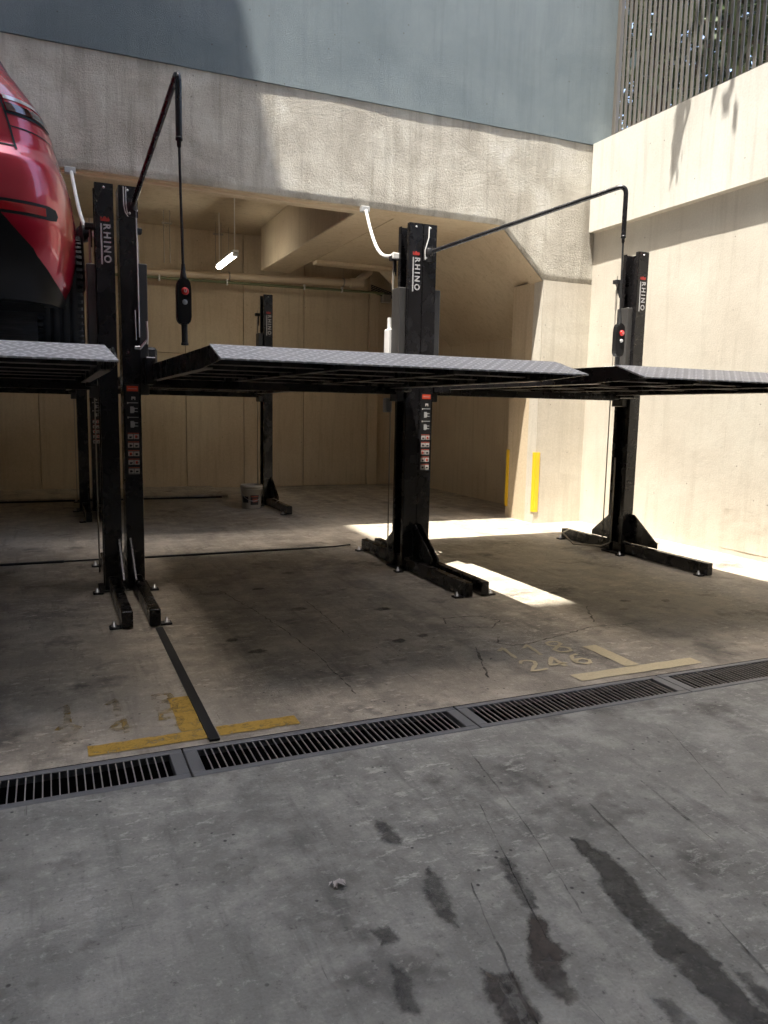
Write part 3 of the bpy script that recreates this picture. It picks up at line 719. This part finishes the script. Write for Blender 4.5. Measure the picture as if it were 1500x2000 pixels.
def pendant(parent, base_p, end_p, drop, box_z):
    q = MB(); e = Vector(end_p)
    q.tube(arc_path(base_p, e, (e.x, e.y, e.z - drop), .07), .0185, 12); arm = q.build('control_arm', 'black_paint', parent)
    q = MB(); q.lathe([(.03, -.03), (.034, -.02), (.034, .02), (.03, .03)], 10, 0, tuple(Vector(base_p) + Vector((0, -.01, 0)))); q.box(base_p[0] - .04, base_p[0] + .04, -.012, .002, base_p[2] - .07, base_p[2] + .06); q.build('arm_bracket', 'black_matt', arm)
    for dx, dz in ((-.02, -.045), (.03, -.02), (.0, .03)):
        q = MB(); q.lathe([(0, -.022), (.009, -.02), (.010, -.012)], 8, 0, (base_p[0] + dx, 0, base_p[2] + dz), 'y'); q.build('bolt', 'steel_zinc', arm)
    q = MB(); q.lathe([(.0, 0), (.020, 0), (.020, -.018), (.013, -.022), (.012, -.05), (.006, -.06)], 12, 0, (e.x, e.y, e.z - drop)); q.build('cable_gland', 'black_plastic', arm)
    x, y = e.x + .012, e.y
    q = MB(); q.tube([(e.x, e.y, e.z - drop), (e.x + .004, y, e.z - drop - .3), (x, y, box_z + .06), (x, y, box_z)], .0075, 8); q.tube([(x, y, box_z + .08), (x, y, box_z + .03), (x, y, box_z - .01)], [.009, .015, .022], 10)
    q.build('pendant_cable', 'black_rubber', parent)
    q = MB(); w = .041
    prof = [(-.018, 0), (.018, 0), (w - .006, -.02), (w, -.06), (w, -.225), (w - .010, -.25), (.019, -.258), (-.019, -.258), (-w + .010, -.25), (-w, -.225), (-w, -.06), (-w + .006, -.02)]
    q.prism([(x + a, box_z + b) for a, b in prof], 'y', y - .03, y + .03)
    pb = q.build('pendant_control', 'black_plastic', parent)
    bm = bmesh.new(); bm.from_mesh(pb.data); bmesh.ops.bevel(bm, geom=bm.edges[:], offset=.006, segments=2, affect='EDGES', clamp_overlap=True); bm.to_mesh(pb.data); bm.free()
    q = MB(); q.tube([(x + .003, y, box_z - .25), (x + .004, y, box_z - .365)], .0175, 12); q.lathe([(.0175, 0), (.021, 0), (.021, -.014), (0, -.015)], 12, 0, (x + .004, y, box_z - .36)); q.build('pendant_grip', 'black_rubber', pb)
    q = MB(); q.lathe([(0, -.046), (.016, -.044), (.020, -.036), (.022, -.029)], 16, 0, (x + .004, y, box_z - .075), 'y'); q.build('up_button', 'red_button', pb)
    vs, fs = text_mesh('U', .022, 1, .001); q = MB(); q.add([(x - .004 + u, y - .0475, box_z - .083 + v) for u, v, w_ in vs], fs); q.build('button_mark', 'logo_white', pb)
    q = MB(); q.lathe([(0, -.040), (.012, -.039), (.015, -.029)], 16, 0, (x + .003, y, box_z - .135), 'y'); q.build('stop_button', 'grey_plastic', pb)

LIFTS = [  # name, centre x, y of the post fronts, platform drop, label, detail
    (-.745, 6.2, .030, 'parking lift at the left carrying the red car', 'A'),
    (1.79, 6.2, .0, 'empty raised parking lift in the middle with the hanging pendant control', 'B'),
    (4.295, 6.2, .0, 'empty parking lift at the right beside the sunlit cream wall', 'C'),
    (-.745, 11.05, .02, 'parking lift in the back row behind the red car', 'D'),
    (1.79, 11.05, .0, 'parking lift in the back row with the white bucket by its post', 'E')]
for cx, py, drop, lab, key in LIFTS:
    t = thing('parking_lift', (cx, py, 0), lab, 'parking lift', 'two-post parking lifts')
    column(-1, t, False, True); column(1, t, True, False)
    base(-1, t); base(1, t)
    make_platform(t, drop)
    rod_set(1, t); rod_set(-1, t)
    if key == 'B':
        pendant(t, (-1.155, -.02, 2.89), (-1.06, -1.6, 3.275), .35, 2.165)
        q = MB(); q.tube([(-1.215, -.006, 3.03), (-1.215, -.012, 2.90), (-1.205, -.012, 2.85), (-1.185, -.012, 2.82)], .004, 6); q.tube([(-1.198, -.006, 3.03), (-1.198, -.012, 2.90), (-1.19, -.012, 2.84)], .004, 6)
        q.tube([(-1.128, -.008, 2.86), (-1.124, -.008, 2.4), (-1.122, -.008, 1.95)], .005, 6); q.tube([(-1.150, -.012, 2.15), (-1.146, -.012, 1.93)], .004, 6); q.build('control_wire', 'white_plastic', t)
        q = MB(); q.box(-1.16, -1.115, -.02, -.003, 1.858, 1.885, 0, .004); q.tube([(-1.12, -.02, 1.87), (-1.07, -.03, 1.93)], .009, 8); q.tube([(-1.07, -.03, 1.90), (-1.065, -.03, 1.95), (-1.07, -.03, 2.07)], .008, 8)
        q.build('lock_lever', 'steel_zinc', t)
        q = MB(); q.box(1.03, 1.085, .20, .30, 1.80, 2.16, 0, .008); q.tube([(1.06, .25, 2.16), (1.06, .25, 2.26)], .02, 10); q.build('limit_switch_box', 'white_plastic', t)
        q = MB(); q.box(1.03, 1.09, .22, .30, 1.42, 1.55, 0, .006); q.build('limit_switch_box', 'grey_plastic', t)
    if key == 'C':
        pendant(t, (-1.208, -.02, 2.80), (-.095, -1.2, 3.215), .38, 2.16)
        q = MB(); q.tube([(-1.20, -.006, 3.02), (-1.205, -.014, 2.93), (-1.238, -.014, 2.82), (-1.236, -.012, 2.74)], .005, 6); q.build('control_wire', 'white_plastic', t)
        q = MB(); q.tube([(1.06, .10, 1.0), (1.065, .10, .12), (1.0, .16, .07), (.86, .45, .05), (.9, .7, .13), (1.1, .85, .14)], .009, 6); q.build('hydraulic_hose', 'rod_grey', t)
        q = MB(); q.box(.98, 1.05, .02, .30, 1.74, 1.93, 0, .02); q.build('carriage_cover', 'grey_plastic', t)

# white conduits feeding the lifts
for i, (a, b, lab) in enumerate((((3.36, 8.33, 3.66), (2.885, 6.44, 2.80), 'white conduit curving from the concrete beam to the middle posts'),
                                 ((.30, 8.33, 3.66), (.40, 6.44, 2.72), 'white conduit curving down behind the red car to the left posts'))):
    a = Vector(a); b = Vector(b); t = thing('cable_conduit', a, lab, 'conduit', 'white cable conduits')
    q = MB(); pts = []
    for k in range(13):
        u = k / 12; p = a.lerp(b, u); p.z -= .22 * math.sin(math.pi * u) * (1 - .2 * u); pts.append(p - a)
    q.tube(pts, .017, 10); q.build('hose', 'white_plastic', t)
    MB().box(-.06, .04, -.03, .035, -.03, .03, 0, .005).build('outlet_box', 'grey_plastic', t)
    d = b - a; MB().box(d.x - .03, d.x + .05, d.y - .03, d.y + .03, d.z - .03, d.z + .02, 0, .005).build('gland', 'white_plastic', t)

# ------------------------------------------------------------------ red car
car = thing('red_car', (-.690, 4.02, 1.700), 'red car parked tail-out on the left parking lift', 'car')
Zs = [(.24, .82, .14, .20), (.36, .87, .06, .12), (.46, .884, .025, .05), (.56, .89, .0, .0), (.68, .884, .0, .0), (.80, .868, .004, .02), (.86, .855, .016, .03), (.90, .842, .048, .06),
      (.935, .828, .068, .10), (1.00, .808, .08, .42), (1.07, .782, .09, 1.05), (1.14, .752, .10, 1.18), (1.20, .714, .115, 1.32), (1.26, .674, .14, 1.46), (1.33, .636, .19, 1.60), (1.42, .60, .26, 1.76), (1.50, .56, .37, 1.92), (1.58, .50, .52, 2.10), (1.63, .40, .75, 2.32), (1.645, .20, 1.1, 2.5)]
CARL = 4.35
def zint(z, k):
    if z <= Zs[0][0]: return Zs[0][k]
    for a, b in zip(Zs[:-1], Zs[1:]):
        if z <= b[0]:
            t = (z - a[0]) / (b[0] - a[0]); return a[k] + (b[k] - a[k]) * t
    return Zs[-1][k]
def carP(phi, z, off=0.0):
    """phi: 0 = right side, 90 deg = rear centre (polar angle in the unit superellipse)"""
    n = (7.0 if z < 1.1 else max(4.5, 7.0 - (z - 1.1) * 8)) if math.sin(phi) > 0 else 3.8; b = zint(z, 1); yr = zint(z, 2); yf = CARL - zint(z, 3); mid = (yr + yf) / 2
    a = (yf - yr) / 2
    c, s = math.cos(phi), math.sin(phi); rho = 1 / ((abs(c) ** n + abs(s) ** n) ** (1 / n))
    # tighter rounding at the rear corner
    x = b * rho * c; y = mid - a * rho * s
    if off:
        e = 1e-3
        p0 = Vector(carP(phi, z)); pu = Vector(carP(phi + e, z)) - p0; pz = Vector(carP(phi, z + 2e-3)) - p0
        nrm = pu.cross(pz).normalized()
        if nrm.dot(p0 - Vector((0, mid, z))) < 0: nrm = -nrm
        return tuple(p0 + nrm * off)
    return (x, y, z)
def phi_of_x(x, z):
    """rear-side angle whose surface point has this x"""
    lo, hi = 0.0, math.pi
    for _ in range(40):
        m = (lo + hi) / 2
        if carP(m, z)[0] > x: lo = m
        else: hi = m
    return (lo + hi) / 2
def patch(name, outline, mat, parent, off=.004, nu=16, nz=10, smooth=True):
    """outline: function v in 0..1 -> (z, xL, xR) in rear-view coordinates (x over the right corner continues as angle)"""
    mb = MB(); vs = []
    for j in range(nz + 1):
        z, pa, pb = outline(j / nz)
        for i in range(nu + 1):
            vs.append(carP(pa + (pb - pa) * i / nu, z, off))
    fs = [(j * (nu + 1) + i, j * (nu + 1) + i + 1, (j + 1) * (nu + 1) + i + 1, (j + 1) * (nu + 1) + i) for j in range(nz) for i in range(nu)]
    mb.add(vs, fs, 0, smooth); return mb.build(name, mat, parent)
D = math.radians
body = MB(); vs = []; 
phis = []
for k in range(4):                       # denser sampling near the corners
    base_a = k * 90
    for d in (0, 8, 16, 24, 30, 34, 37, 39, 41, 43, 44, 45, 46, 47, 48, 49, 50, 51, 52, 53, 54, 56, 58, 60, 63, 66, 70, 75, 80, 85): phis.append(D(base_a + d))
zl = [Zs[0][0]]
for a, b in zip(Zs[:-1], Zs[1:]):
    k = 3 if b[0] < 1.5 else 2
    zl += [a[0] + (b[0] - a[0]) * i / k for i in range(1, k + 1)]
nP = len(phis)
def low_edge(phi):
    p = carP(phi, .5)
    return p
for z in zl:
    for ph in phis: vs.append(carP(ph, z))
fs = []; ms = []
def red_zone(p):
    # black lower valance in the middle of the tail, red corners reaching down to the wheel
    if p.y < 1.0: return 0
    elif p.z < .36: return 1
    return 0
for j in range(len(zl) - 1):
    for i in range(nP):
        q = [j * nP + i, j * nP + (i + 1) % nP, (j + 1) * nP + (i + 1) % nP, (j + 1) * nP + i]
        c = sum((Vector(vs[k]) for k in q), Vector()) / 4
        fs.append(q); ms.append(red_zone(c))
k0 = len(body.v); body.v += vs; body.f += fs; body.m += ms; body.sm += [True] * len(fs)
n0 = (len(zl) - 1) * nP
body.f.append([n0 + i for i in range(nP)]); body.m.append(0); body.sm.append(True)
body.f.append([i for i in range(nP - 1, -1, -1)]); body.m.append(1); body.sm.append(False)
bo = body.build('body', ['car_red', 'black_plastic'], car)
def rows(pts):
    """piecewise outline from [(z, phiA, phiB)] with angles in degrees"""
    def f(v):
        t = v * (len(pts) - 1); i = min(int(t), len(pts) - 2); t -= i
        a, b = pts[i], pts[i + 1]
        return a[0] + (b[0] - a[0]) * t, D(a[1] + (b[1] - a[1]) * t), D(a[2] + (b[2] - a[2]) * t)
    return f
for s in (0, 1):
    def M(lst): return rows(lst) if not s else rows([(z, 180 - a, 180 - b) for z, a, b in lst])
    tl = patch('tail_light', M([(1.085, 41.5, 53.4), (1.12, 40.5, 53.4), (1.19, 41, 53.4), (1.26, 42.5, 53.4), (1.315, 45, 53.4)]), 'light_red', bo, .007, 26, 12)
    patch('lamp_stripe', M([(1.125, 41.0, 53.3), (1.142, 41.3, 53.3)]), 'light_clear', tl, .0105, 22, 2)
    patch('lamp_lower_lens', M([(1.075, 42, 53.4), (1.110, 40.8, 53.4)]), 'light_dark', tl, .0095, 22, 3)
    patch('lamp_seam', M([(1.062, 41.5, 53.6), (1.076, 40.3, 53.6)]), 'seam_dark', tl, .0045, 22, 1)
    patch('reflector_recess', M([(.60, 49, 64), (.61, 47, 64), (.655, 47, 64), (.665, 49, 64)]), 'seam_dark', bo, .004, 20, 4)
    patch('reflector', M([(.613, 50, 62), (.65, 50, 62)]), 'light_red', bo, .008, 16, 2)
    patch('bumper_seam', M([(1.005, 34, 54), (1.011, 34, 54)]), 'seam_dark', bo, .0028, 30, 1)
    patch('tailgate_seam', M([(.90, 53.6, 54.1), (1.36, 53.6, 54.1)]), 'seam_dark', bo, .0035, 2, 16)
    patch('side_window', M([(1.10, -22, 20), (1.22, -19, 22), (1.38, -14, 22), (1.46, -10, 20)]), 'car_glass', bo, .006, 24, 8)
    patch('quarter_window', M([(1.17, 24, 33), (1.28, 24, 31), (1.42, 24, 28)]), 'car_glass', bo, .006, 8, 5)
    xs = 1 if not s else -1
    q = MB(); q.lathe([(.0, -.04), (.045, -.04), (.06, -.02), (.062, .03), (.045, .06), (0, .07)], 12, 0, (xs * 1.00, 2.55, 1.04), 'y'); q.box(min(xs * .86, xs * .98), max(xs * .86, xs * .98), 2.55, 2.60, 1.0, 1.03); q.build('side_mirror', 'black_plastic', car)
patch('rear_window', rows([(1.28, 57, 123), (1.38, 57, 123), (1.46, 58, 122), (1.53, 59, 121)]), 'car_glass', bo, .006, 20, 8)
patch('windscreen', rows([(1.10, -118, -62), (1.3, -116, -64), (1.5, -114, -66)]), 'car_glass', bo, .006, 20, 8)
patch('tailgate_seam', rows([(.912, 54, 126), (.919, 54, 126)]), 'seam_dark', bo, .003, 30, 1)
def valance(v):
    z = .242 + v * .388
    xb = .50 + (.63 - z) * (.16 / .17) if z > .45 else .66 + (.45 - z) * (.12 / .155)
    a = phi_of_x(min(xb, zint(z, 1) - .02), z); return z, a, math.pi - a
patch('valance', valance, 'black_plastic', bo, .014, 40, 14)
patch('number_plate_recess', rows([(1.0, 76, 104), (1.12, 76, 104)]), 'seam_dark', bo, .003, 12, 3)
q = MB(); q.tube([(.30, .10, .30), (.30, .35, .31)], .035, 14, 0, False); q.build('exhaust_pipe', 'chrome', car)
q = MB(); q.box(-.70, .70, .35, 3.9, .20, .30); q.box(-.55, .60, .32, .62, .22, .42, 0, .04); q.box(-.06, .06, .3, 1.4, .18, .3); q.build('underbody', 'black_matt', car)
q = MB(); q.tube([(-.75, .82, .30), (.75, .82, .30)], .045, 8); q.build('rear_axle', 'rod_grey', car)
def wheel(x, y, s):
    w = bpy.data.objects.new('wheel', None); link(w, car); w.location = (x, y, .338)
    q = MB(); prof = [(.22, -.10), (.30, -.112), (.325, -.104), (.337, -.088)]
    q.lathe([(r, s * h) for r, h in prof], 60, 0, (0, 0, 0), 'x')
    for g0, g1 in ((-.088, -.052), (-.044, -.006), (.006, .044), (.052, .088)):
        q.lathe([(.330, s * g0), (.338, s * (g0 + .003)), (.338, s * (g1 - .003)), (.330, s * g1)], 60, 0, (0, 0, 0), 'x')
    q.lathe([(.330, -.10), (.330, .10)], 60, 0, (0, 0, 0), 'x')
    q.lathe([(r, -s * h) for r, h in prof], 60, 0, (0, 0, 0), 'x')
    # shoulder tread blocks
    for k in range(56):
        t = 2 * math.pi * k / 56
        for hx in (-.1, .1):
            c = Vector((hx, .331 * math.cos(t), .331 * math.sin(t))); tx = Vector((0, -math.sin(t), math.cos(t))) * .010; rd = Vector((0, math.cos(t), math.sin(t))) * .008; ax = Vector((.014, 0, 0))
            v = [c + a * ax + b * tx + d * rd for a in (-1, 1) for b in (-1, 1) for d in (-1, 1)]
            q.add(v, [(0, 1, 3, 2), (4, 6, 7, 5), (0, 4, 5, 1), (2, 3, 7, 6), (1, 5, 7, 3), (0, 2, 6, 4)])
    q.build('tyre', 'black_rubber', w)
    q = MB(); q.lathe([(.0, .06 * s), (.06, .065 * s), (.07, .05 * s), (.20, .07 * s), (.225, .10 * s), (.225, -.1 * s)], 30, 0, (0, 0, 0), 'x'); q.build('rim', 'alloy', w)
for s in (-1, 1):
    wheel(s * .778, .80, s); wheel(s * .778, 3.25, s)
    for yy in (.80, 3.25):
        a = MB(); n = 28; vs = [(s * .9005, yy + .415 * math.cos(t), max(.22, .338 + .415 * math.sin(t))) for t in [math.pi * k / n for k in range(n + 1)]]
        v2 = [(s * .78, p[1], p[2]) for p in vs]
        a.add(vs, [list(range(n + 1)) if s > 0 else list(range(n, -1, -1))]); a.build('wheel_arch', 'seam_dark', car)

# ------------------------------------------------------------------ bucket
bk = thing('paint_bucket', (2.66, 10.80, 0), 'white plastic paint bucket standing by the rear post', 'bucket')
q = MB(); q.lathe([(0, .0), (.125, .0), (.13, .01), (.148, .27), (.152, .27), (.152, .30), (.157, .30), (.157, .325), (.153, .34), (.145, .34), (.128, .03), (0, .03)], 32); q.build('pail', 'bucket_white', bk)
q = MB()
for z in (.275, .305): q.lathe([(.153, z), (.163, z + .003), (.163, z + .010), (.153, z + .013)], 32)
q.build('rim_ring', 'bucket_white', bk)
q = MB()
for a0, a1, z0, z1, mi in ((250, 300, .06, .20, 0), (262, 292, .10, .15, 1), (200, 238, .09, .18, 0), (255, 296, .17, .19, 1)):
    k = 8; v = []
    for i in range(k + 1):
        t = D(a0 + (a1 - a0) * i / k)
        for z in (z0, z1): v.append(((.133 + .065 * z + (.001 if mi == 0 else .002)) * math.cos(t), (.133 + .065 * z + (.001 if mi == 0 else .002)) * math.sin(t), z))
    q.add(v, [(2 * i, 2 * i + 2, 2 * i + 3, 2 * i + 1) for i in range(k)], mi)
q.build('label_print', ['print_dark', 'print_red'], bk)
q = MB(); q.tube([(.155 * math.cos(t) - .02 * math.sin(t * .5), -.02 - .16 * math.sin(t), .29 - .17 * math.sin(t)) for t in [math.pi * k / 16 for k in range(17)]], .004, 6); q.build('wire_handle', 'steel_zinc', bk)

# ------------------------------------------------------------------ dry leaf on the driveway
lf = MB(); random.seed(3)
for k in range(7):
    a = random.uniform(0, 6.28); l = random.uniform(.012, .03); cx, cy = random.uniform(-.02, .02), random.uniform(-.012, .012)
    d = Vector((math.cos(a), math.sin(a), 0)); n = Vector((-d.y, d.x, 0)); c = Vector((cx, cy, .006 + .003 * k % .01))
    lf.add([c - d * l, c + n * l * .35 + Vector((0, 0, .006)), c + d * l, c - n * l * .35 + Vector((0, 0, .004))], [(0, 3, 2, 1)])
o = lf.build('dry_leaf', 'pale_yellow_paint'); o.location = (.765, 2.04, 0); o.data.materials[0] = MATS['label_pale']
tag(o, 'crumpled dry leaf lying on the grey driveway', 'leaf')

# ------------------------------------------------------------------ trees behind the fence
random.seed(11)
def tree(loc, h, r, label, nl=5200, branch=None):
    t = thing('tree', loc, label, 'tree', 'trees behind the slat fence')
    q = MB(); tips = []
    q.tube([(0, 0, 0), (.1, .05, h * .3), (.0, .1, h * .6), (.1, 0, h * .9)], [.20, .16, .11, .04], 10)
    for k in range(16):
        a = k * 2.4; z0 = h * (.02 + .055 * k); e = Vector((math.cos(a) * r * .8, math.sin(a) * r * .8, z0 + h * .18))
        q.tube([(.05, .05, z0), (e.x * .5, e.y * .5, z0 + h * .12), tuple(e)], [.07, .045, .015], 7); tips.append(e); tips.append(Vector((e.x * .55, e.y * .55, z0 + h * .14)))
    tips.append(Vector((0, 0, h * .95)))
    if branch:
        pts = [Vector(p) - Vector(loc) for p in branch]
        q.tube(pts, [.07, .045, .03, .016][:len(pts)], 7)
        tips += [pts[-1]] if len(pts) > 3 else []
    q.build('trunk', 'bark', t)
    lv = MB()
    for k in range(nl):
        c = random.choice(tips); rr = r * .42
        p = c + Vector((random.gauss(0, rr * .55), random.gauss(0, rr * .55), random.gauss(0, rr * .5)))
        d = Vector((random.uniform(-1, 1), random.uniform(-1, 1), random.uniform(-.7, .5))).normalized(); u = d.cross(Vector((random.uniform(-1, 1), random.uniform(-1, 1), 1))).normalized()
        l = random.uniform(.08, .16); w = l * .6
        lv.add([p - d * l, p + u * w, p + d * l, p - u * w], [(0, 1, 2, 3)])
    lv.build('crown', 'leaf', t)
terr = MB(); terr.box(6.90, 30, -20, 40, -.5, 4.5)
tag(terr.build('terrace_ground', 'bay_concrete'), None, None, None, 'structure')
tree((10.3, 7.6, 4.5), 10.5, 3.0, 'leafy tree behind the slat fence at the right edge of the photo', 9000)
tree((9.4, 10.6, 4.5), 11.0, 3.0, 'leafy tree behind the slat fence next to the blue wall', 9000)
tree((12.6, 10.2, 4.5), 12.0, 3.4, 'tall leafy tree farther behind the slat fence', 8000)
tree((11.6, 13.6, 4.5), 12.0, 3.4, 'leafy tree farthest behind the slat fence', 8000)
# overhanging bough whose shade falls on the slats and the bright beam
bg = thing('tree_bough', (9.2, 6.0, 8.6), 'leafy bough reaching over the slat fence from above', 'bough')
def over(y, z, t, x=6.445):                # a point t metres sunward of a spot on the beam
    return Vector((x - .264 * t, y - .14 * t, z + t)) - Vector((9.2, 6.0, 8.6))
q = MB(); J = over(6.86, 4.95, 3.3)
tw1 = [J, over(6.84, 4.70, 3.2), over(6.86, 4.40, 3.1), over(6.90, 4.12, 3.0)]
tw2 = [J, over(6.74, 4.72, 3.2), over(6.84, 4.42, 3.15)]
q.tube([Vector((0, 0, 0)), Vector((-1.6, .3, .5)), J], [.08, .055, .035], 7); q.tube(tw1, [.033, .038, .030, .012], 6); q.tube(tw2, [.02, .022, .018], 6); q.build('branch', 'bark', bg)
lv = MB()
for k in range(620):
    t = random.random()
    if k % 4: c = over(random.gauss(6.32, .2), random.uniform(5.35, 6.2), 2.9, 6.72) + Vector((random.gauss(0, .2), random.gauss(0, .12), random.gauss(0, .2)))
    else: c = tw1[0].lerp(tw1[3], t) + Vector((random.gauss(0, .03), random.gauss(0, .03), random.gauss(0, .06)))
    d = Vector((random.uniform(-1, 1), random.uniform(-1, 1), random.uniform(-1, .2))).normalized(); u = d.cross(Vector((random.uniform(-1, 1), .3, 1))).normalized(); l = random.uniform(.05, .10) if k % 4 else random.uniform(.02, .04)
    lv.add([c - d * l, c + u * l * .45, c + d * l, c - u * l * .45], [(0, 1, 2, 3)])
lv.build('foliage', 'leaf', bg)

# ------------------------------------------------------------------ the neighbouring buildings that shade the yard (out of frame)
def block(name, label, foot, z0, z1, wins):
    t = thing(name, (*foot[0], z0), label, 'building')
    q = MB(); q.prism([(x - foot[0][0], y - foot[0][1]) for x, y in foot], 'z', 0, z1 - z0); w = q.build('wall', 'building_render', t)
    for (x0, x1, y0, y1, a, b) in wins:
        MB().box(x0 - foot[0][0], x1 - foot[0][0], y0 - foot[0][1], y1 - foot[0][1], a - z0, b - z0).build('window', 'window_glass', t)
HL = 24.0; xe = 3.565 - .264 * HL
def xl(y): return xe + .055 * (y - 8.36)
wins = [(xl(y) - .1, xl(y) + .04, y - .6, y + .6, z, z + 1.4) for y in (-4, -1, 2, 5) for z in (4, 7, 10, 13, 16, 19)]
block('tall_building', 'tall rendered building on the left whose roof edge shades the yard', [(xl(-14), -14), (xl(8.3), 8.3), (-20, 8.3), (-20, -14)], 0, HL, wins)
HF = 26.0; ye = 4.75 - .140 * HF
block('rear_building', 'building above the driveway behind the photographer', [(-20, -14), (6.4, -14), (6.4, ye), (-20, ye)], 3.2, HF, [(x, x + 1.2, ye - .1, ye + .03, z, z + 1.4) for x in (-3, 0, 3) for z in (8.5, 11.5)])

ew = thing('sky_block_wall', (0, -7.5, 0), 'unseen rendered wall added behind the camera to shut out low sky light', 'wall')  # added out of view to keep horizon light off the post fronts
box('wall_core', -20, 6.9, -.2, 0, 0, 3.19, 'building_render', ew)
ew2 = thing('sky_block_wall', (6.56, -4.2, 0), 'unseen rendered wall added beyond the right edge to shut out low sky light', 'wall')  # added out of view, closes the driveway side against sky light
box('wall_core', 0, .3, -3.25, 3.19, 0, 4.6, 'building_render', ew2)
